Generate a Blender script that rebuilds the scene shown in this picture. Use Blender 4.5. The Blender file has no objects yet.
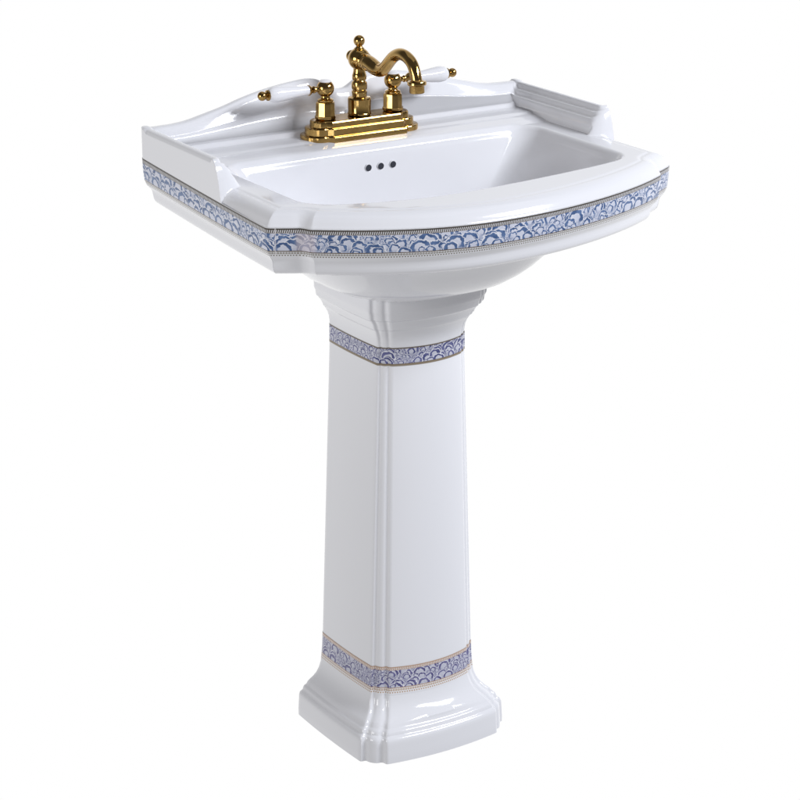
import bpy, math
import numpy as np
from mathutils import Vector, Matrix

S = bpy.context.scene
COL = S.collection
PI = math.pi

# ------------------------------------------------------------------ helpers
def link(name, verts, faces, mat, parent=None, uv=None, smooth=True, sharp=35, flip=False):
    me = bpy.data.meshes.new(name)
    if flip:
        faces = [tuple(reversed(f)) for f in faces]
    me.from_pydata([tuple(map(float, v)) for v in verts], [], [tuple(map(int, f)) for f in faces])
    me.validate()
    if uv is not None:
        l = me.uv_layers.new(name='UVMap')
        vi = np.zeros(len(me.loops), dtype=np.int32)
        me.loops.foreach_get('vertex_index', vi)
        l.data.foreach_set('uv', np.asarray(uv, dtype=np.float32)[vi].ravel())
    me.materials.append(mat)
    if smooth:
        me.polygons.foreach_set('use_smooth', [True] * len(me.polygons))
        if sharp:
            me.set_sharp_from_angle(angle=math.radians(sharp))
    me.update()
    o = bpy.data.objects.new(name, me)
    COL.objects.link(o)
    if parent:
        o.parent = parent
    return o

def empty(name, loc, label, cat):
    o = bpy.data.objects.new(name, None)
    COL.objects.link(o)
    o.location = loc
    o.empty_display_size = .05
    o['label'] = label
    o['category'] = cat
    return o

def ringmesh(rings, closed=True, cap0=False, cap1=False):
    """rings: list of (n,3) arrays -> verts, faces"""
    n = len(rings[0])
    V = np.concatenate(rings)
    F = []
    m = n if closed else n - 1
    for k in range(len(rings) - 1):
        a, b = k * n, (k + 1) * n
        for i in range(m):
            j = (i + 1) % n
            F.append((a + i, a + j, b + j, b + i))
    if cap0:
        F.append(tuple(range(n - 1, -1, -1)))
    if cap1:
        b = (len(rings) - 1) * n
        F.append(tuple(b + i for i in range(n)))
    return V, F

def frame(d):
    d = Vector(d).normalized()
    u = d.orthogonal().normalized()
    if abs(d.z) < .99:
        u = d.cross(Vector((0, 0, 1))).normalized()
    else:
        u = Vector((1, 0, 0))
    v = d.cross(u).normalized()
    return np.array(u), np.array(v), np.array(d)

def lathe(name, prof, origin, axis, mat, parent, n=48, sides=None, sharp=35):
    """prof: (distance along axis, radius)"""
    u, v, d = frame(axis)
    o = np.array(origin, float)
    rings = []
    N = sides or n
    for t, r in prof:
        a = np.arange(N) / N * 2 * PI + (PI / N if sides else 0)
        rings.append(o + d * t + (np.cos(a)[:, None] * u + np.sin(a)[:, None] * v) * max(r, 1e-5))
    V, F = ringmesh(rings, True, True, True)
    return link(name, V - np.array(parent.matrix_basis.translation if parent and parent.parent is None else (0, 0, 0)) * 0, F, mat, parent, sharp=sharp)

def arcp(c, r, a0, a1, n=10):
    """profile arc: centre distance c along the axis, radius r"""
    return [(c + r * math.sin(math.radians(a0 + (a1 - a0) * i / n)), r * math.cos(math.radians(a0 + (a1 - a0) * i / n))) for i in range(n + 1)]

def catmull(pts, per=8):
    P = np.array(pts, float)
    P = np.vstack([2 * P[0] - P[1], P, 2 * P[-1] - P[-2]])
    out = []
    for i in range(1, len(P) - 2):
        for k in range(per):
            t = k / per
            a, b, c, d = P[i - 1], P[i], P[i + 1], P[i + 2]
            out.append(.5 * ((2 * b) + (-a + c) * t + (2 * a - 5 * b + 4 * c - d) * t * t + (-a + 3 * b - 3 * c + d) * t ** 3))
    out.append(P[-2])
    return np.array(out)

def resample(P, n, closed=False):
    P = np.asarray(P, float)
    if closed:
        P = np.vstack([P, P[:1]])
    s = np.r_[0, np.cumsum(np.linalg.norm(np.diff(P, axis=0), axis=1))]
    t = np.linspace(0, s[-1], n + 1)[:-1] if closed else np.linspace(0, s[-1], n)
    return np.stack([np.interp(t, s, P[:, k]) for k in range(P.shape[1])], 1)

def sm(x):
    x = np.clip(x, 0, 1)
    return x * x * (3 - 2 * x)

def smax(a, b, k):
    h = np.clip(.5 + .5 * (a - b) / k, 0, 1)
    return b + (a - b) * h + k * h * (1 - h)

def smin(a, b, k):
    return -smax(-a, -b, k)

# ------------------------------------------------------------------ node expressions
class X:
    nt = None
    def __init__(s, v): s.v = v
    @staticmethod
    def m(op, *a, clamp=False):
        n = X.nt.nodes.new('ShaderNodeMath'); n.operation = op; n.use_clamp = clamp
        for i, q in enumerate(a):
            q = q.v if isinstance(q, X) else q
            if isinstance(q, (int, float)): n.inputs[i].default_value = q
            else: X.nt.links.new(q, n.inputs[i])
        return X(n.outputs[0])
    def __add__(s, o): return X.m('ADD', s, o)
    __radd__ = __add__
    def __sub__(s, o): return X.m('SUBTRACT', s, o)
    def __rsub__(s, o): return X.m('SUBTRACT', o, s)
    def __mul__(s, o): return X.m('MULTIPLY', s, o)
    __rmul__ = __mul__
    def __truediv__(s, o): return X.m('DIVIDE', s, o)
    def abs(s): return X.m('ABSOLUTE', s)
    def frac(s): return X.m('FRACT', s)
    def step(s, lo, hi):
        n = X.nt.nodes.new('ShaderNodeMapRange'); n.interpolation_type = 'SMOOTHSTEP'
        X.nt.links.new(s.v, n.inputs[0])
        n.inputs[1].default_value = lo; n.inputs[2].default_value = hi
        return X(n.outputs[0])
    def inside(s, lo, hi, e):
        return s.step(lo - e, lo + e) * (1 - s.step(hi - e, hi + e))
    def max(s, o): return X.m('MAXIMUM', s, o)
    def min(s, o): return X.m('MINIMUM', s, o)

def mixc(f, a, b):
    n = X.nt.nodes.new('ShaderNodeMix'); n.data_type = 'RGBA'
    f = f.v if isinstance(f, X) else f
    if isinstance(f, (int, float)): n.inputs[0].default_value = f
    else: X.nt.links.new(f, n.inputs[0])
    for q, i in ((a, 6), (b, 7)):
        if isinstance(q, tuple): n.inputs[i].default_value = (*q, 1)
        else: X.nt.links.new(q, n.inputs[i])
    return n.outputs[2]

def newmat(name):
    m = bpy.data.materials.new(name); m.use_nodes = True
    X.nt = m.node_tree
    return m, m.node_tree.nodes['Principled BSDF']

CER = (.775, .778, .807)

def ceramic(name='glazed_white_ceramic', col=CER, rough=.09, bump=True):
    m, b = newmat(name)
    b.inputs['Base Color'].default_value = (*col, 1)
    b.inputs['Roughness'].default_value = rough
    b.inputs['IOR'].default_value = 1.5
    nt = X.nt
    if bump:
        tc = nt.nodes.new('ShaderNodeTexCoord')
        nz = nt.nodes.new('ShaderNodeTexNoise'); nz.inputs['Scale'].default_value = 14; nz.inputs['Detail'].default_value = 1.5
        nt.links.new(tc.outputs['Object'], nz.inputs['Vector'])
        bp = nt.nodes.new('ShaderNodeBump'); bp.inputs['Strength'].default_value = .12; bp.inputs['Distance'].default_value = .0010
        nt.links.new(nz.outputs[0], bp.inputs['Height'])
        nt.links.new(bp.outputs[0], b.inputs['Normal'])
        r = X(nz.outputs[0]) * .06 + (rough - .03)
        nt.links.new(r.v, b.inputs['Roughness'])
    return m

def brass():
    m, b = newmat('polished_antique_brass')
    nt = X.nt
    tc = nt.nodes.new('ShaderNodeTexCoord')
    nz = nt.nodes.new('ShaderNodeTexNoise'); nz.inputs['Scale'].default_value = 60; nz.inputs['Detail'].default_value = 3
    nt.links.new(tc.outputs['Object'], nz.inputs['Vector'])
    c = mixc(X(nz.outputs[0]).step(.3, .7), (.42, .258, .082), (.50, .322, .108))
    nt.links.new(c, b.inputs['Base Color'])
    b.inputs['Metallic'].default_value = 1
    b.inputs['Roughness'].default_value = .12
    r = X(nz.outputs[0]) * .08 + .07
    nt.links.new(r.v, b.inputs['Roughness'])
    return m

def plain(name, col, rough=.5, metal=0.):
    m, b = newmat(name)
    nz = X.nt.nodes.new('ShaderNodeTexNoise'); nz.inputs['Scale'].default_value = 300
    c = mixc(X(nz.outputs[0]), tuple(x * .9 for x in col), tuple(x * 1.1 for x in col))
    X.nt.links.new(c, b.inputs['Base Color'])
    b.inputs['Roughness'].default_value = rough
    b.inputs['Metallic'].default_value = metal
    return m

def decal(name, W, blue, blue2, ground, trim, top, bot, lace=True, beads=True, cell=.016, seams=(), seed=0., lustre=()):
    """transfer-printed border. UV.x = metres round the piece, UV.y = metres up from the lower edge of the strip.
    W: strip height; top/bot: heights of the trims; arches of blue scallops between them"""
    m, b = newmat(name)
    nt = X.nt
    uv = nt.nodes.new('ShaderNodeUVMap')
    sp = nt.nodes.new('ShaderNodeSeparateXYZ')
    nt.links.new(uv.outputs[0], sp.inputs[0])
    u, v = X(sp.outputs[0]), X(sp.outputs[1])
    # gently warped coordinates
    def noise(sc, off=0., det=2.):
        n = nt.nodes.new('ShaderNodeTexNoise'); n.inputs['Scale'].default_value = sc; n.inputs['Detail'].default_value = det
        c = nt.nodes.new('ShaderNodeCombineXYZ')
        nt.links.new((u + off + seed).v, c.inputs[0]); nt.links.new(v.v, c.inputs[1])
        nt.links.new(c.outputs[0], n.inputs['Vector'])
        return X(n.outputs[0])
    H0 = W - top - bot
    wx = (noise(150, 3.1) - .5) * (cell * .46); wy = (noise(150, 7.7) - .5) * (cell * .46)
    uu = u + wx + seed; vv = v + wy - bot
    tone = noise(90, 1.3, 3)
    thick = (noise(260, 9.1, 2) - .5) * .22
    bl = mixc(tone.step(.35, .65), blue, blue2)
    pale = mixc(tone.step(.35, .7) * .6, ground, tuple(.78 * g + .22 * h for g, h in zip(ground, blue2)))
    white_ = (.80, .80, .84)
    spots = noise(520, 5., 3).step(.47, .55)
    col = mixc(spots * .8, pale, bl)
    col = mixc(noise(430, 15., 2).step(.56, .62) * .8, col, white_)
    def rnd(ix, k):
        wn = nt.nodes.new('ShaderNodeTexWhiteNoise'); wn.noise_dimensions = '2D'
        c = nt.nodes.new('ShaderNodeCombineXYZ'); nt.links.new(ix.v, c.inputs[0]); c.inputs[1].default_value = k
        nt.links.new(c.outputs[0], wn.inputs['Vector'])
        q = nt.nodes.new('ShaderNodeSeparateXYZ'); nt.links.new(wn.outputs['Color'], q.inputs[0])
        return X(q.outputs[0]), X(q.outputs[1]), X(q.outputs[2])
    # overlapping domes, painted from the top row to the bottom row like fish scales
    k = 0
    for row_, fv in enumerate((.90, .70, .48, .26, .04)):
        for half_ in (0, 1):
            k += 1
            per = cell * (1.50 + .09 * ((row_ * 3 + half_) % 4))
            g = uu / per + (.5 * half_ + .31 * row_)
            ix = X.m('FLOOR', g)
            a, b_, c_ = rnd(ix, k * 1.37 + seed)
            rr = (a * a * .80 + .44) * (cell * .50)                         # radius
            du = (g - ix - .5) * per - (b_ - .5) * (cell * .30)
            dv = vv - (H0 * fv + (c_ - .5) * (H0 * .20))
            du = du / 1.18
            up = dv / rr
            d = X.m('SQRT', du * du + dv * dv) / rr
            ins = 1 - d.step(1.06, 1.14)
            base_c = mixc(d.step(.05, .62) * .65, mixc(.25, pale, white_), pale)
            base_c = mixc((up.step(-.9, .1) * -1 + 1) * .35, base_c, bl)
            oc = mixc((d + thick * .9).inside(.60, 1.02, .09) * up.step(-.75, -.25), base_c, bl)
            oc = mixc((d + thick).inside(.50, .60, .05) * up.step(-.1, .3) * .55, oc, white_)
            oc = mixc(d.step(.97, 1.02) * up.step(-.8, -.3) * .80, oc, white_)
            col = mixc(ins * up.step(-1.2, -1.0), col, oc)
    arch = tone
    pattern = col
    for s0, s1 in lustre:                                          # pale pink lustre at the join of the transfers
        kk = u.inside(s0, s1, .003)
        pk = mixc(.50, pattern, (.70, .62, .66))
        col = mixc(kk, col, pk)
    # trims
    white = CER
    tl = v.inside(W - .0013, W + .01, .0003)
    col = mixc((v - (W - top)).step(-.0002, .0002), col, white if beads else trim[1])
    if beads:
        ph = ((u * 385. + v * 110.)).frac()
        bead = (ph - .5).abs().step(.10, .24)
        bz = v.inside(W - top + .0003, W - .0010, .0003)
        col = mixc(bz * bead * .95, col, trim[0])
        col = mixc(v.inside(W - top - .0002, W - top + .0006, .0002) * .7, col, trim[1])
    col = mixc(tl, col, trim[0])
    col = mixc(1 - (v - bot).step(-.0002, .0002), col, white)
    col = mixc(v.inside(bot - .0007, bot + .0006, .0002), col, trim[1])
    if lace:
        def row(per, sh, cy, r0, r1):
            dx = ((u / per + sh).frac() - .5) * per
            dy = v - cy
            rr = X.m('SQRT', dx * dx + dy * dy)
            return rr.inside(r0, r1, .00018)
        z1 = row(.0034, 0., bot * .68, .0004, .0015)
        z2 = row(.0034, .5, bot * .30, -.1, .0011)
        col = mixc((z1 + z2).min(1.) * .95, col, trim[2])
    else:
        col = mixc(v.inside(-.1, bot * .8, .0002), col, trim[2])
    for q in seams:
        col = mixc(u.inside(q - .0007, q + .0007, .0003) * .55, col, (.80, .77, .78))
    nt.links.new(col, b.inputs['Base Color'])
    b.inputs['Roughness'].default_value = .12
    return m

M_CER = ceramic()
M_POR = ceramic('handle_porcelain', (.80, .80, .83), .08, False)
M_BR = brass()
M_HOLE_SHADE = plain('painted_hole_shade', (.03, .033, .045), .5)  # near-black colour standing in for the shade inside the overflow holes
M_CAPD = plain('grey_index_print', (.25, .27, .30), .4)

# ------------------------------------------------------------------ WASHBASIN
basin = empty('washbasin', (0, 0, 0), 'white glazed washbasin with raised back and blue scalloped border, set on the pedestal', 'washbasin')

YB = .200
def xs(y): return .297 + .005 * (YB - y) / .347
nA, nR, nB, nC, nD = 110, 12, 300, 70, 110
# outer outline, right half, from back centre to front centre
r = .009
A = np.stack([np.linspace(0, .297 - r, nA), np.full(nA, YB)], 1)
th = np.linspace(PI / 2, 0, nR + 2)[1:-1]
R_ = np.stack([.297 - r + r * np.cos(th), YB - r + r * np.sin(th)], 1)
yy = np.linspace(YB - r, -.139, nB)
B = np.stack([xs(yy), yy], 1)
notch = catmull([(.3018, -.1395), (.3016, -.1440), (.2992, -.1478), (.2885, -.1545), (.2770, -.1612), (.2725, -.1636), (.2685, -.1660), (.2650, -.1705), (.2628, -.1760), (.2605, -.1803), (.2560, -.1835)], 12)
Cc = resample(notch, nC + 2)[1:-1]
BOW = .078
xx = np.linspace(.2545, 0, nD)
def fy(x, e=2.0): return -.2615 + BOW * (np.abs(x) / .256) ** e
D = np.stack([xx, fy(xx, 2.15)], 1)
half = np.vstack([A, R_, B, Cc, D])
OUT = np.vstack([half, (half * [-1, 1])[-2:0:-1]])
OUT[:, 1] += np.where((OUT[:, 1] < -.15) & (np.abs(OUT[:, 0]) < .256), .0065 * np.sin(PI * OUT[:, 0] / .256), 0)
N = len(OUT)
NH = len(half)

# bowl opening, same point counts
ix, iyb = .2365, .085
ri = .032
A2 = np.stack([np.linspace(0, ix - ri, nA), np.full(nA, iyb)], 1)
R2 = np.stack([ix - ri + ri * np.cos(th), iyb - ri + ri * np.sin(th)], 1)
yy2 = np.linspace(iyb - ri, -.108, nB)
B2 = np.stack([np.full(nB, ix), yy2], 1)
cc = catmull([(ix, -.110), (.2352, -.1190), (.2310, -.1280), (.2240, -.1365), (.2150, -.1430), (.2030, -.1485)], 12)
C2 = resample(cc, nC + 2)[1:-1]
xx2 = np.linspace(.2005, 0, nD)
D2 = np.stack([xx2, -.1755 + .0265 * (xx2 / .2005) ** 2.3], 1)
h2 = np.vstack([A2, R2, B2, C2, D2])
INN = np.vstack([h2, (h2 * [-1, 1])[-2:0:-1]])
INN[:, 1] += np.where((INN[:, 1] < -.10) & (np.abs(INN[:, 0]) < .236), .0070 * np.sin(PI * INN[:, 0] / .236), 0)

# outward normals of outline
def normals(P):
    t = np.roll(P, -1, 0) - np.roll(P, 1, 0)
    t /= np.linalg.norm(t, axis=1)[:, None] + 1e-12
    n = np.stack([-t[:, 1], t[:, 0]], 1)
    for _ in range(3):
        n = (np.roll(n, 1, 0) + 2 * n + np.roll(n, -1, 0)) / 4
    n /= np.linalg.norm(n, axis=1)[:, None]
    return n
NRM = normals(OUT)
if (NRM[NH - 1] * [0, 1]).sum() > 0:
    NRM = -NRM

def polydist(Q, P):
    A_ = P; B_ = np.roll(P, -1, 0); d = B_ - A_; L = (d ** 2).sum(1) + 1e-18
    out = np.empty(len(Q))
    for s in range(0, len(Q), 1500):
        q = Q[s:s + 1500, None, :]
        t = np.clip(((q - A_) * d).sum(2) / L, 0, 1)
        w = q - (A_ + t[..., None] * d)
        out[s:s + 1500] = np.sqrt((w ** 2).sum(2).min(1))
    return out

# top line of the back splash: two humps with a dip between them
tx = [0, .008, .016, .026, .036, .047, .060, .093, .120, .150, .175, .195, .212, .230, .250, .275, .30]
tz = [.8755, .8765, .8805, .8870, .8920, .8940, .8940, .8905, .8860, .8790, .8715, .8665, .8625, .8585, .8562, .8555, .8555]
_cx = catmull(np.stack([tx, tz], 1), 10)
def T(x): return np.interp(np.abs(x), _cx[:, 0], _cx[:, 1])

def dz_side(y): return .0165 * np.clip((y + .14) / .34, 0, 1) ** 1.2

def thin(P):
    keep = []
    for i in range(N):
        k = i if i < NH else N - i                 # mirror index
        if k < nA: ok = k % 12 == 0 or k == nA - 1
        elif k < nA + nR: ok = True
        elif k < nA + nR + nB: ok = (k - nA - nR) % 15 == 0 or k == nA + nR + nB - 1
        elif k < nA + nR + nB + nC: ok = k % 2 == 0
        else: ok = k % 4 == 0
        if ok: keep.append(i)
    return P[keep]
OUT_S, INN_S = thin(OUT), thin(INN)
_rim = catmull([(0, .8002), (.0008, .8022), (.0018, .8034), (.0030, .8052), (.0055, .8090), (.0090, .8125), (.0135, .8155), (.0190, .8175), (.0260, .8186), (.0350, .8190), (.06, .8190), (.09, .8190), (.2, .8190)], 10)
_wall = catmull([(0, .8500), (.0008, .8518), (.0022, .8538), (.0045, .8552), (.0075, .8557), (.0098, .8553), (.0112, .8538), (.0124, .8500), (.0136, .8480), (.0158, .8476), (.0176, .8470), (.0188, .8452), (.0199, .8420), (.0211, .8404), (.0233, .8400), (.0249, .8394),
                 (.0261, .8374), (.0272, .8342), (.0286, .8328), (.0302, .8322), (.0314, .8306), (.0330, .8268), (.0350, .8242), (.0385, .8215), (.046, .814), (.056, .80), (.4, .80)], 6)
_g = catmull([(0, .915), (.0010, .950), (.0026, .980), (.0050, .997), (.0085, 1), (.0115, .985), (.0140, .940), (.0165, .85), (.0198, .66), (.0232, .45), (.0268, .27), (.0305, .135), (.0345, .050), (.0385, .012), (.043, 0), (.3, 0)], 6)
def H(P):
    x, y = P[:, 0], P[:, 1]
    d = polydist(P, OUT_S)
    e = polydist(P, INN_S)
    rim = np.interp(d, _rim[:, 0], _rim[:, 1])
    rim = rim - .0007 * np.exp(-((d - .0245) / .0028) ** 2)
    rw = 1 - sm((y + .030) / .022)
    rim = .8190 - (.8190 - rim) * rw
    deck = np.interp(y, [-1, .085, .098, .112, .125, .170, .2], [0, 0, .0024, .0043, .0050, .0052, .0052])
    base = rim + deck
    base = base - .0065 * np.clip(1 - e / .0095, 0, 1) ** 2.2
    # side walls, stepped moulding on the inner side
    dx = xs(y) - np.abs(x)
    v = y + .029
    m_ = np.clip((.026 - v) / .026, 0, 3)
    p_ = np.sqrt(dx ** 2 + (.046 * m_ ** 1.15) ** 2)                # the moulding turns round the front end of the wall
    wz = sum(np.interp(p_ + o_, _wall[:, 0], _wall[:, 1]) for o_ in (-.0006, -.0003, 0, .0003, .0006)) / 5
    wr = .8556 - .054 * np.clip((p_ - .004) / .042, 0, 2) ** 2.0
    k_ = sm(m_ * 2.0)
    wz = wz * (1 - k_) + wr * k_
    mw = np.maximum(wz, base)
    wall = mw + (smax(wz, base, .0040) - mw) * sm((v + .010) / .012) * sm((dx - .004) / .010)
    # back splash
    w = YB - y
    g = np.interp(w, _g[:, 0], _g[:, 1])
    led = .0052 * (1 - sm((w - .0335) / .0100)) + .0016 * (1 - sm((w - .0700) / .0120))
    zs = base + led + np.maximum(T(x) - base - led, 0) * g
    mx = np.maximum(wall, zs)
    z = mx + (smax(wall, zs, .0075) - mx) * sm((np.minimum(wall, zs) - base) / .008)
    return z

# intermediate loop: straight in from the side and back walls, so that their mouldings run along the mesh
_lim = xs(OUT[:, 1]) - .045
_rect = np.stack([np.sign(OUT[:, 0]) * np.minimum(np.abs(OUT[:, 0]), _lim), np.minimum(OUT[:, 1], YB - .045)], 1)
_half = OUT * .45 + INN * .55
_k = sm((OUT[:, 1] + .115) / .07)[:, None]
MID = _half * (1 - _k) + _rect * _k
def topring(s_):
    return OUT + (MID - OUT) * (s_ / .55) if s_ < .55 else MID + (INN - MID) * ((s_ - .55) / .45)
# rings, top surface
ss = []
f = 0.
base_s = np.concatenate([np.linspace(0, .02, 7), np.linspace(.02, .75, 92)[1:], np.linspace(.75, 1, 40)[1:]])
rings = []
UP = []
# ---- outer shell: (z, inset) from the border down
shell = [(.8000, .0000), (.7985, .0000), (.790, .0003), (.780, .0010), (.7715, .0020), (.7685, .0030), (.7655, .0042),
         (.7632, .0054), (.7612, .0070), (.7592, .0088), (.7572, .0100), (.7545, .0108), (.7500, .0114), (.7455, .0122), (.7425, .0136), (.7402, .0158), (.7388, .0185), (.7384, .0208)]
dzs = dz_side(OUT[:, 1])
def shellring(z, ins, off=0.):
    P = OUT - NRM * (min(ins, .0075) - off)
    q = max(0, ins - .0075)
    P = P * [1 - q / .30, 1 - q / .23]
    k = np.clip((.845 - z) / .05, 0, 1) * 0 + 1
    return np.column_stack([P, z + dzs * k])
under = []
base_in = OUT.copy()
for _ in range(60):
    base_in = (np.roll(base_in, 1, 0) + 2 * base_in + np.roll(base_in, -1, 0)) / 4
base_in = base_in * [1 - .026 / .30, 1 - .026 / .23] + [0, -.003]
# bowl-shaped underside: morph to ellipses
for z, a, bf, bb, t in [(.7384, .262, .222, .165, .12), (.7380, .255, .212, .160, .45), (.736, .240, .195, .155, .8), (.728, .216, .176, .150, 1), (.718, .201, .162, .146, 1), (.706, .187, .151, .140, 1), (.694, .174, .141, .134, 1),
                        (.682, .160, .131, .128, 1), (.671, .145, .119, .122, 1), (.661, .127, .105, .12, 1), (.653, .105, .088, .108, 1), (.647, .075, .065, .085, 1), (.644, .04, .035, .045, 1)]:
    ang = np.arctan2((OUT[:, 1] + .01) / .22, OUT[:, 0] / .30)
    c_, s_ = np.cos(ang), np.sin(ang)
    ex = 2 / 2.5
    E2 = np.column_stack([np.sign(c_) * np.abs(c_) ** ex * a, np.where(s_ < 0, -np.abs(s_) ** ex * bf, np.abs(s_) ** ex * bb)])
    Pm = base_in * (1 - t) + E2 * t
    under.append(np.column_stack([Pm, np.full(N, z) + dzs * max(0, 1 - t * t)]))
allr = under[::-1] + [shellring(z, i) for z, i in shell[::-1]]
# outer faces rising to the top edge
ztop = H(OUT)
for k in (.04, .5, .96):
    zz = shell[0][0] + dzs + .0004
    allr.append(np.column_stack([OUT, zz + (np.maximum(ztop, zz + .0004) - zz) * k]))
# top rings
first = True
for s in base_s[0:]:
    P = topring(s)
    z = H(P)
    if first:
        z = np.maximum(z, shell[0][0] + dzs + .0006); first = False
    allr.append(np.column_stack([P, z]))
ze = allr[-1][:, 2].copy()
# bowl
prof = catmull([(0, 0, 0, 0), (.0035, .0016, .0010, .0014), (.010, .0048, .0026, .0042), (.030, .0170, .0050, .0105), (.055, .0340, .0080, .0200), (.080, .0540, .0120, .0340),
                (.100, .0750, .0190, .0500), (.116, .1010, .0330, .0680), (.125, .1300, .0520, .0840), (.130, .1700, .0750, .1030), (.1325, .2050, .0900, .1180)], 7)[1:]
yf0, yb0 = -.176, .085
for dz, a, bb, cf in prof:
    x = INN[:, 0] * (1 - a / .2365)
    tt = (INN[:, 1] - yf0) / (yb0 - yf0)
    y = (yf0 + cf) + tt * ((yb0 - bb) - (yf0 + cf))
    # round the plan towards an ellipse as it deepens
    q = min(1, dz / .085)
    cy = ((yf0 + cf) + (yb0 - bb)) / 2
    ry = ((yb0 - bb) - (yf0 + cf)) / 2; rx = .2365 - a
    an = np.arctan2((y - cy) / ry, x / rx)
    ex_ = 2 / 4.2
    ell = np.stack([np.sign(np.cos(an)) * np.abs(np.cos(an)) ** ex_ * rx, cy + np.sign(np.sin(an)) * np.abs(np.sin(an)) ** ex_ * ry], 1)
    P = np.stack([x, y], 1) * (1 - q) + ell * q
    zz = ze * (1 - min(1, dz / .06)) + ze.mean() * min(1, dz / .06) - dz
    allr.append(np.column_stack([P, zz]))
V, F = ringmesh(allr, True, True, True)
CB = np.array((0.0, -.03))
body = link('basin_body', V, F, M_CER, basin, sharp=0)
# the top face gets exact surface normals, as a glaze is smooth however it is meshed
me = body.data
VN = np.zeros(len(me.vertices) * 3, dtype=np.float32)
me.vertices.foreach_get('normal', VN); VN = VN.reshape(-1, 3)
i0 = len(under) + len(shell) + 3
nt_ = len(base_s)
Pt = np.concatenate([topring(s_) for s_ in base_s])
Ha, Hb, Hc, Hd = H(Pt + [.0003, 0]), H(Pt - [.0003, 0]), H(Pt + [0, .0003]), H(Pt - [0, .0003])
TN = np.column_stack([-(Ha - Hb) / .0006, -(Hc - Hd) / .0006, np.ones(len(Pt))])
TN /= np.linalg.norm(TN, axis=1)[:, None]
sl = slice((i0 + 3) * N, (i0 + nt_ - 4) * N)
flip_ = np.sign((VN[sl][:, 2]).mean())
VN[sl] = TN[3 * N:(nt_ - 4) * N] * flip_
me.normals_split_custom_set_from_vertices([tuple(map(float, v)) for v in VN])

# ---- decorated border strip, proud of the shell by a hair
def strip(name, ringfn, prof, mat, parent, off=.0004, closed=True):
    """prof: list of (z, inset) from top to bottom"""
    rr = [ringfn(z, i, off) for z, i in prof]
    P0 = rr[0]
    seg = np.linalg.norm(np.roll(P0, -1, 0) - P0, axis=1)
    u = np.r_[0, np.cumsum(seg)]
    hh = [0.]
    for a_, b_ in zip(prof[:-1], prof[1:]):
        hh.append(hh[-1] + math.hypot(a_[0] - b_[0], a_[1] - b_[1]))
    W = hh[-1]
    rr = [np.vstack([q, q[:1]]) for q in rr]
    V, F = ringmesh(rr, closed=False)
    UV = np.concatenate([np.column_stack([u, np.full(len(u), W - h)]) for h in hh])
    # tuck the two edges into the body so the strip has no paper edge
    o = link(name, V, F, mat, parent, uv=UV, flip=True, sharp=30)
    return o, W, u

bp = [(.7998, .0000), (.7985, .0000), (.790, .0003), (.780, .0010), (.7715, .0020), (.7685, .0030), (.7655, .0042), (.7634, .0053)]
seg = np.linalg.norm(np.roll(OUT, -1, 0) - OUT, axis=1); UO = np.r_[0, np.cumsum(seg)]
iC = nA + nR + nB
uc = [UO[iC + 14], UO[N - iC - 14]]
lus = [(UO[N - iC - nC + 3], UO[N - iC - nC + 30])]
M_BAND = decal('blue_scallop_transfer_border', .0367, (.042, .092, .225), (.10, .17, .34), (.56, .585, .70),
               ((.055, .045, .035), (.12, .085, .05), (.22, .20, .165)), .0055, .0085, seams=uc, lustre=lus, cell=.0185)
strip('decorated_border', shellring, bp, M_BAND, basin)

# ---- overflow holes in the back wall of the bowl
def overflow(x, z):
    y = .0800
    o = lathe('overflow_hole', [(-.001, .0054), (.0002, .0053), (.0006, .0048), (.0003, .0043)], (x, y + .0002, z), (0, -1, -.06), M_CER, basin, n=28)
    lathe('hole_shade_disc', [(0, .0045), (.0007, .0043)], (x, y - .0001, z), (0, -1, -.06), M_HOLE_SHADE, o, n=24)  # dark disc on the uncut wall, paints the shade of the hole
for x in (-.0225, -.0035, .0155):
    overflow(x, .7915)

# ---- waste outlet in the bowl floor
dr = lathe('drain', [(0, .026), (.002, .026), (.0032, .0245), (.0036, .021), (.0028, .0195), (.0028, .0)], (0, -.022, .6838), (0, 0, 1), M_BR, basin, n=48)
lathe('stopper', [(0, .016), (.004, .0165), (.0062, .014), (.0070, .006), (.0071, .0)], (0, -.022, .6868), (0, 0, 1), M_BR, dr, n=40)

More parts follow.
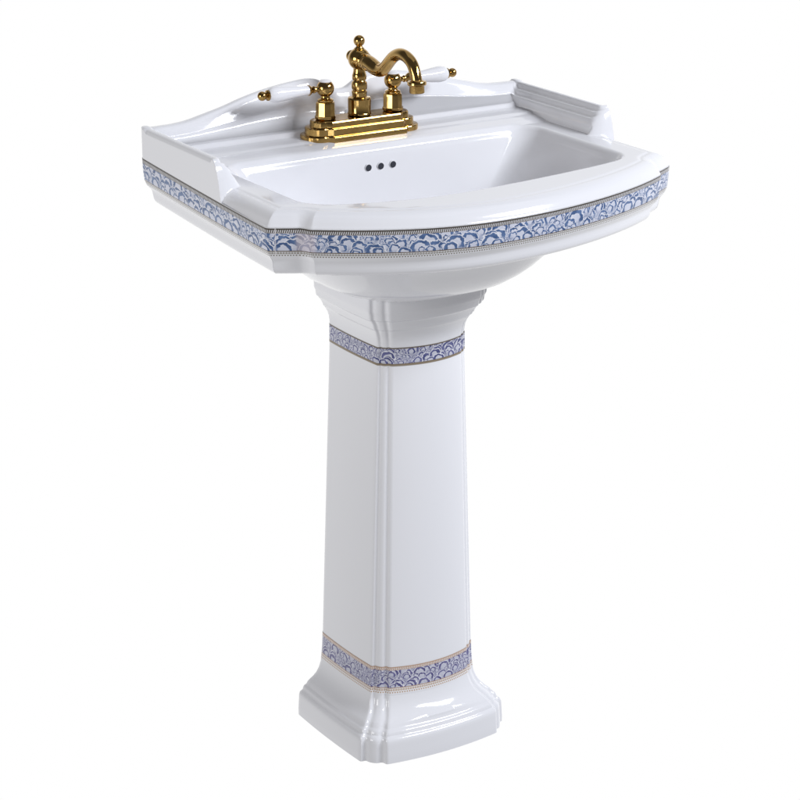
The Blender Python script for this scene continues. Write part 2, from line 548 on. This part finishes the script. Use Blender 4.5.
# ------------------------------------------------------------------ PEDESTAL
ped = empty('pedestal', (0, 0, 0), 'tall tapering white ceramic pedestal with two narrow blue borders, standing under the washbasin', 'pedestal')
YP = .110
def section(sx, ys, fx, yf, bow, yb=YP, off=0., cr=.004):
    """closed plan section, counted the same for every level"""
    nb, ns, nn, nf = 24, 30, 26, 44
    r_ = cr
    pts = []
    pts.append(np.stack([np.linspace(0, sx - r_, nb), np.full(nb, yb)], 1))
    t_ = np.linspace(PI / 2, 0, 8)[1:-1]
    pts.append(np.stack([sx - r_ + r_ * np.cos(t_), yb - r_ + r_ * np.sin(t_)], 1))
    y_ = np.linspace(yb - r_, ys + .0020, ns)
    q = (y_ - ys) / (yb - ys)
    pts.append(np.stack([sx + .0025 * 4 * q * (1 - q), y_], 1))
    nx, ny = sx - fx, ys - yf
    c = catmull([(sx, ys + .0015), (sx - .0006, ys + .0002), (sx - .0022, ys - .0004), (sx - nx * .22, ys - .0006), (sx - nx * .30, ys - ny * .10), (sx - nx * .38, ys - ny * .34),
                 (sx - nx * .52, ys - ny * .52), (fx + nx * .34, yf + ny * .38), (fx + nx * .14, yf + ny * .34), (fx + nx * .05, yf + ny * .22), (fx + .0002, yf + .0012), (fx - .0014, yf - .0002)], 8)
    pts.append(resample(c, nn + 2)[1:-1])
    x_ = np.linspace(fx - .002, 0, nf)
    pts.append(np.stack([x_, yf - bow * (1 - (x_ / fx) ** 2)], 1))
    h = np.vstack(pts)
    P = np.vstack([h, (h * [-1, 1])[-2:0:-1]])
    if off:
        n = normals(P)
        if n[len(h) - 1][1] > 0: n = -n
        P = P + n * off
    return P

# level table: z, sx, ys, fx, yf, bow
LV = [(.000, .1150, -.0490, .0900, -.0745, .009), (.001, .1170, -.0500, .0905, -.0760, .009), (.010, .1172, -.0500, .0905, -.0760, .009), (.0320, .1160, -.0490, .0900, -.0750, .009), (.0358, .1148, -.0480, .0895, -.0740, .009),
      (.0376, .1125, -.0462, .0880, -.0716, .009), (.0390, .1108, -.0450, .0868, -.0700, .009), (.0425, .1100, -.0445, .0862, -.0694, .009), (.0448, .1086, -.0436, .0850, -.0680, .009),
      (.0458, .1064, -.0422, .0832, -.0660, .009), (.0476, .1050, -.0412, .0820, -.0646, .009), (.0505, .1036, -.0404, .0808, -.0634, .009), (.0535, .1004, -.0382, .0780, -.0602, .012),
      (.0575, .0958, -.0344, .0740, -.0546, .013), (.0630, .0912, -.0302, .0704, -.0488, .013), (.0700, .0876, -.0268, .0676, -.0442, .013), (.0790, .0848, -.0240, .0656, -.0408, .013), (.0900, .0832, -.0226, .0644, -.0388, .013),
      (.1050, .0820, -.0220, .0636, -.0380, .013), (.1300, .0812, -.0217, .0632, -.0376, .013)]
for z in np.arange(.16, .58, .03):
    k = (z - .13) / (.5650 - .13)
    LV.append((z, .0812 + (.0680 - .0812) * k, -.0217 + (-.0170 + .0217) * k, .0632 + (.0548 - .0632) * k, -.0376 + (-.0290 + .0376) * k, .013))
LV += [(.5800, .0682, -.0170, .0548, -.0290, .013), (.5880, .0692, -.0176, .0554, -.0298, .013), (.5945, .0712, -.0190, .0568, -.0318, .013), (.6000, .0742, -.0214, .0590, -.0350, .013), (.6035, .0764, -.0230, .0605, -.0368, .013),
       (.6048, .0782, -.0244, .0618, -.0384, .013), (.6075, .0790, -.0250, .0624, -.0390, .013), (.6120, .0812, -.0264, .0640, -.0408, .013), (.6165, .0846, -.0286, .0664, -.0438, .013), (.6190, .0862, -.0298, .0676, -.0452, .013),
       (.6202, .0884, -.0312, .0694, -.0474, .013), (.6225, .0892, -.0318, .0700, -.0482, .013), (.6280, .0898, -.0322, .0706, -.0488, .013), (.6305, .0912, -.0330, .0716, -.0500, .013), (.6330, .0920, -.0336, .0720, -.0506, .013),
       (.645, .0922, -.0337, .0722, -.0507, .013), (.676, .0922, -.0337, .0722, -.0507, .013)]
LV.sort(key=lambda q: q[0])
LA = np.array(LV)
def lev(z):
    q = [np.interp(z, LA[:, 0], LA[:, k]) for k in range(1, 6)]
    return q + [.110 + (.012 * (q[0] - .068) / .047 if z < .56 else 0)]
zl = list(LA[:, 0])
zl2 = []
for a_, b_ in zip(zl[:-1], zl[1:]):
    m_ = max(1, int((b_ - a_) / .004)) if b_ < .13 or a_ > .57 else 2
    zl2 += [a_ + (b_ - a_) * k / m_ for k in range(m_)]
zl2.append(zl[-1])
def pring(z, i=0., off=0.):
    s = section(*lev(z), off=off)
    return np.column_stack([s, np.full(len(s), z)])
V, F = ringmesh([pring(z) for z in zl2], True, True, True)
link('pedestal_column', V, F, M_CER, ped, sharp=40, flip=False)

M_B2 = decal('mauve_blue_transfer_upper', .0250, (.055, .065, .19), (.12, .125, .28), (.47, .48, .57),
             ((.13, .10, .07), (.17, .13, .085), (.25, .20, .14)), .0016, .0026, lace=False, beads=False, cell=.0130, seed=1.7)
M_B3 = decal('mauve_blue_transfer_lower', .0400, (.075, .070, .20), (.15, .145, .30), (.46, .47, .57),
             ((.46, .30, .20), (.45, .31, .21), (.47, .33, .22)), .0048, .0090, cell=.0135, seed=4.2)
strip('upper_border', pring, [(.5770 - .0250 * k / 5, 0) for k in range(6)], M_B2, ped)
strip('lower_border', pring, [(.1240 - .0400 * k / 16, 0) for k in range(17)], M_B3, ped)

# ------------------------------------------------------------------ FAUCET
FX, FY, FZ = .000, .140, .8235
fau = empty('faucet', (0, 0, 0), 'brass faucet with curved spout and two white porcelain levers on the washbasin ledge', 'faucet')

def platering(hx, hy, cx, z, n=14):
    """plan: straight front and back, ends rounding off from a crisp front corner"""
    pts = [(-cx, -hy), (cx, -hy)]
    a = np.linspace(-PI / 2, PI / 2, 2 * n + 1)
    # elliptical end, slightly flattened so that the corner stays visible
    for t in a:
        pts.append((cx + .006 + (hx - cx - .006) * math.cos(t) ** .85 if abs(math.cos(t)) > 1e-9 else cx + .006, hy * .80 * math.sin(t)))
    pts += [(cx, hy), (-cx, hy)]
    for t in a[::-1]:
        pts.append((-cx - .006 - (hx - cx - .006) * math.cos(t) ** .85 if abs(math.cos(t)) > 1e-9 else -cx - .006, hy * .80 * math.sin(t)))
    P = np.array(pts)
    return np.column_stack([P[:, 0] + FX, P[:, 1] + FY, np.full(len(P), z)])
tiers = [(.0875, .0300, .0560, 0), (.0880, .0305, .0560, .0008), (.0880, .0305, .0560, .0060), (.0874, .0300, .0558, .0067), (.0868, .0294, .0556, .0069), (.0822, .0256, .0548, .0071), (.0816, .0251, .0546, .0075),
         (.0814, .0249, .0545, .0100), (.0812, .0247, .0545, .0138), (.0806, .0242, .0543, .0145), (.0798, .0236, .0540, .0147), (.0748, .0200, .0533, .0149), (.0742, .0196, .0532, .0153), (.0740, .0194, .0530, .0200), (.0734, .0188, .0528, .0210), (.0722, .0178, .0525, .0215)]
V, F = ringmesh([platering(a_, b_, c_, FZ + z_ * 1.26 - .0015) for a_, b_, c_, z_ in tiers], True, True, True)
link('base_plate', V, F, M_BR, fau, sharp=22)
ZT = FZ + .0262   # top of plate

for sgn in (-1, 1):
    cx = FX + sgn * .0525
    # faceted valve body
    vb = lathe('valve_body', [(0, .0132), (.001, .0142), (.004, .0146), (.0048, .0136), (.0060, .0133), (.0205, .0129), (.0228, .0122), (.0240, .0100)], (cx, FY, ZT), (0, 0, 1), M_BR, fau, sides=10, sharp=20)
    lathe('collar', [(-.001, .0090), (0, .0095), (.0012, .0108), (.0026, .0108), (.0036, .0095), (.0046, .0070), (.0062, .0062), (.0100, .0065)], (cx, FY, ZT + .0232), (0, 0, 1), M_BR, vb, n=40)
    zc = .8905
    # ball head with lever socket
    hb = lathe('handle_hub', arcp(0, .0118, -62, 80, 26), (cx, FY, zc), (0, 0, 1), M_BR, fau, n=56)
    ic = lathe('index_button', [(0, .0078), (.0010, .0078), (.0022, .0062), (.0028, .0035), (.0030, .0)], (cx, FY, zc + .0090), (0, 0, 1), M_POR, hb, n=36)
    ax = (sgn, 0, 0)
    lathe('lever_socket', [(.0090, .0052), (.0120, .0040), (.0145, .0034), (.0160, .0034), (.0168, .0048), (.0182, .0048), (.0190, .0036), (.0205, .0040), (.0225, .0058), (.0255, .0073), (.0262, .0070), (.0262, .004)], (cx, FY, zc), ax, M_BR, hb, n=36)
    lp = catmull([(.0245, .0050), (.0250, .0060), (.0300, .0064), (.0380, .0070), (.0480, .0080), (.0580, .0092), (.0670, .0103), (.0740, .0108), (.0800, .0101), (.0840, .0084), (.0860, .0062), (.0862, .003)], 6)
    lathe('lever', lp, (cx, FY, zc), ax, M_POR, fau, n=48)
    k = lathe('lever_finial', [(.0850, .0050), (.0856, .0066), (.0868, .0072), (.0880, .0068), (.0886, .0045), (.0895, .0034)] + arcp(.0952, .0062, -62, 85, 16), (cx, FY, zc), ax, M_BR, fau, n=36)

# centre column
col = lathe('centre_column', [(0.0, 0.015), (0.00055, 0.0158), (0.00276, 0.016), (0.00414, 0.0152), (0.01656, 0.0156), (0.02162, 0.0158), (0.02346, 0.0146), (0.0241, 0.011), (0.02502, 0.0098), (0.0276, 0.01), (0.03082, 0.0104), (0.0322, 0.01), (0.03294, 0.009), (0.03367, 0.009), (0.0345, 0.01), (0.0368, 0.0106), (0.0414, 0.0106), (0.04416, 0.0098), (0.04526, 0.0084), (0.04637, 0.008), (0.0471, 0.0092), (0.04839, 0.0097), (0.05336, 0.0096), (0.0552, 0.0088), (0.05888, 0.008), (0.0644, 0.008)], (FX, FY, ZT), (0, 0, 1), M_BR, fau, n=56)
zb = .9245
lathe('column_head', arcp(0, .0150, -70, 62, 30) + [(.0142, .0058), (.0160, .0050)], (FX, FY, zb), (0, 0, 1), M_BR, fau, n=60)
lathe('top_finial', [(.0120, .0062), (.0138, .0070), (.0148, .0062), (.0156, .0046), (.0168, .0042)] + arcp(.0240, .0076, -62, 85, 20), (FX, FY, zb), (0, 0, 1), M_BR, fau, n=44)
lathe('rear_plug', [(.0100, .0055), (.0150, .0055), (.0160, .0075), (.0185, .0082), (.0215, .0074), (.0225, .004)], (FX, FY, zb), (0, 1, .05), M_BR, fau, n=36)

# spout: swept tube in the plane x = FX
sp = catmull([(FY - .004, .9245), (.1245, .9240), (.1120, .9222), (.1000, .9192), (.0915, .9178), (.0845, .9186), (.0775, .9218), (.0690, .9290), (.0600, .9368), (.0510, .9430), (.0400, .9470), (.0290, .9475), (.0180, .9448), (.0090, .9395), (.0030, .9310), (-.0010, .9215), (-.0026, .9150)], 7)
rad = np.interp(np.linspace(0, 1, len(sp)), [0, .10, .17, .22, .26, .40, .70, 1], [.0098, .0102, .0100, .0096, .0089, .0080, .0077, .0074])
rings_ = []
for i, (p, rr) in enumerate(zip(sp, rad)):
    a_ = sp[max(0, i - 1)]; b_ = sp[min(len(sp) - 1, i + 1)]
    t = b_ - a_; t /= np.linalg.norm(t)
    n_ = np.array([-t[1], t[0]])
    an = np.linspace(0, 2 * PI, 41)[:-1]
    rings_.append(np.column_stack([FX + rr * np.cos(an), p[0] + n_[0] * rr * np.sin(an), p[1] + n_[1] * rr * np.sin(an)]))
V, F = ringmesh(rings_, True, True, True)
spo = link('spout', V, F, M_BR, fau, sharp=40)
sd = np.array((0, .9245 - .9245, 0))
lathe('spout_collar', [(.0115, .0085), (.0120, .0112), (.0140, .0120), (.0160, .0114), (.0170, .0102), (.0200, .0101), (.0210, .0108), (.0228, .0108), (.0238, .0094)], (FX, FY, .9245), (0, -1, -.10), M_BR, spo, n=44)
lathe('aerator', [(-.0030, .0070), (-.0020, .0080), (-.0010, .0118), (.0002, .0124), (.0032, .0124), (.0042, .0112), (.0048, .0098), (.0060, .0096), (.0128, .0098), (.0140, .0094), (.0142, .0075), (.0100, .0070), (.0100, .0)], (FX, -.0024, .9180), (0, -.04, -1), M_BR, spo, n=48)

# ------------------------------------------------------------------ CAMERA
f_, pitch, yaw, roll = 2414.3366, 19.0538, 32.1253, .1066
cam = bpy.data.cameras.new('camera')
co = bpy.data.objects.new('camera', cam); COL.objects.link(co)
a_, b_, r_ = map(math.radians, (yaw, pitch, roll))
fw = Vector((math.sin(a_) * math.cos(b_), math.cos(a_) * math.cos(b_), -math.sin(b_)))
rt = Vector((math.cos(a_), -math.sin(a_), 0)); up = rt.cross(fw)
R0 = math.cos(r_) * rt + math.sin(r_) * up; U0 = -math.sin(r_) * rt + math.cos(r_) * up
Mx = Matrix((R0, U0, -fw)).transposed().to_4x4()
Mx.translation = Vector((-1.6414, -2.5773, 1.5421))
co.matrix_world = Mx
cam.sensor_width = 36; cam.lens = f_ / 800 * 36
cam.clip_start = .05; cam.clip_end = 100
S.camera = co

# ------------------------------------------------------------------ LIGHT: white studio surroundings + soft boxes
w = bpy.data.worlds.new('World'); S.world = w; w.use_nodes = True
nt = w.node_tree; X.nt = nt
bg = nt.nodes['Background']
tc = nt.nodes.new('ShaderNodeTexCoord')
sx_ = nt.nodes.new('ShaderNodeSeparateXYZ'); nt.links.new(tc.outputs['Generated'], sx_.inputs[0])
zc_ = X(sx_.outputs[2])
dp = nt.nodes.new('ShaderNodeVectorMath'); dp.operation = 'DOT_PRODUCT'
nt.links.new(tc.outputs['Generated'], dp.inputs[0]); dp.inputs[1].default_value = (.50, .80, -.33)   # towards the lit white backdrop
back = X(dp.outputs['Value']).step(.18, .72)
c = mixc(zc_.step(-.35, .30), (.50, .50, .51), (.09, .09, .10))
c = mixc(back, c, (1.0, 1.0, 1.0))
nt.links.new(c, bg.inputs[0]); bg.inputs[1].default_value = 1.0

def area(name, loc, target, sx, sy, power, col=(1, 1, 1)):
    l = bpy.data.lights.new(name, 'AREA'); l.shape = 'RECTANGLE'; l.size = sx; l.size_y = sy; l.energy = power; l.color = col
    o = bpy.data.objects.new(name, l); COL.objects.link(o)
    o.location = loc
    d = Vector(target) - Vector(loc)
    o.rotation_euler = d.to_track_quat('-Z', 'Y').to_euler()
    return o
area('softbox_key', (2.25, -2.95, 3.2), (0, 0, .45), 2.4, .75, 212, (.92, .945, 1))
area('softbox_top', (.5, .3, 3.1), (0, 0, .8), 2.2, 2.0, 6, (.95, .96, 1))
area('softbox_left', (-3.0, -.4, 1.15), (0, 0, .45), 1.4, 1.2, 38, (1, .995, .985))

S.view_settings.view_transform = 'Standard'
S.view_settings.look = 'None'
S.view_settings.gamma = 1
S.view_settings.exposure = 0
S.cycles.max_bounces = 10
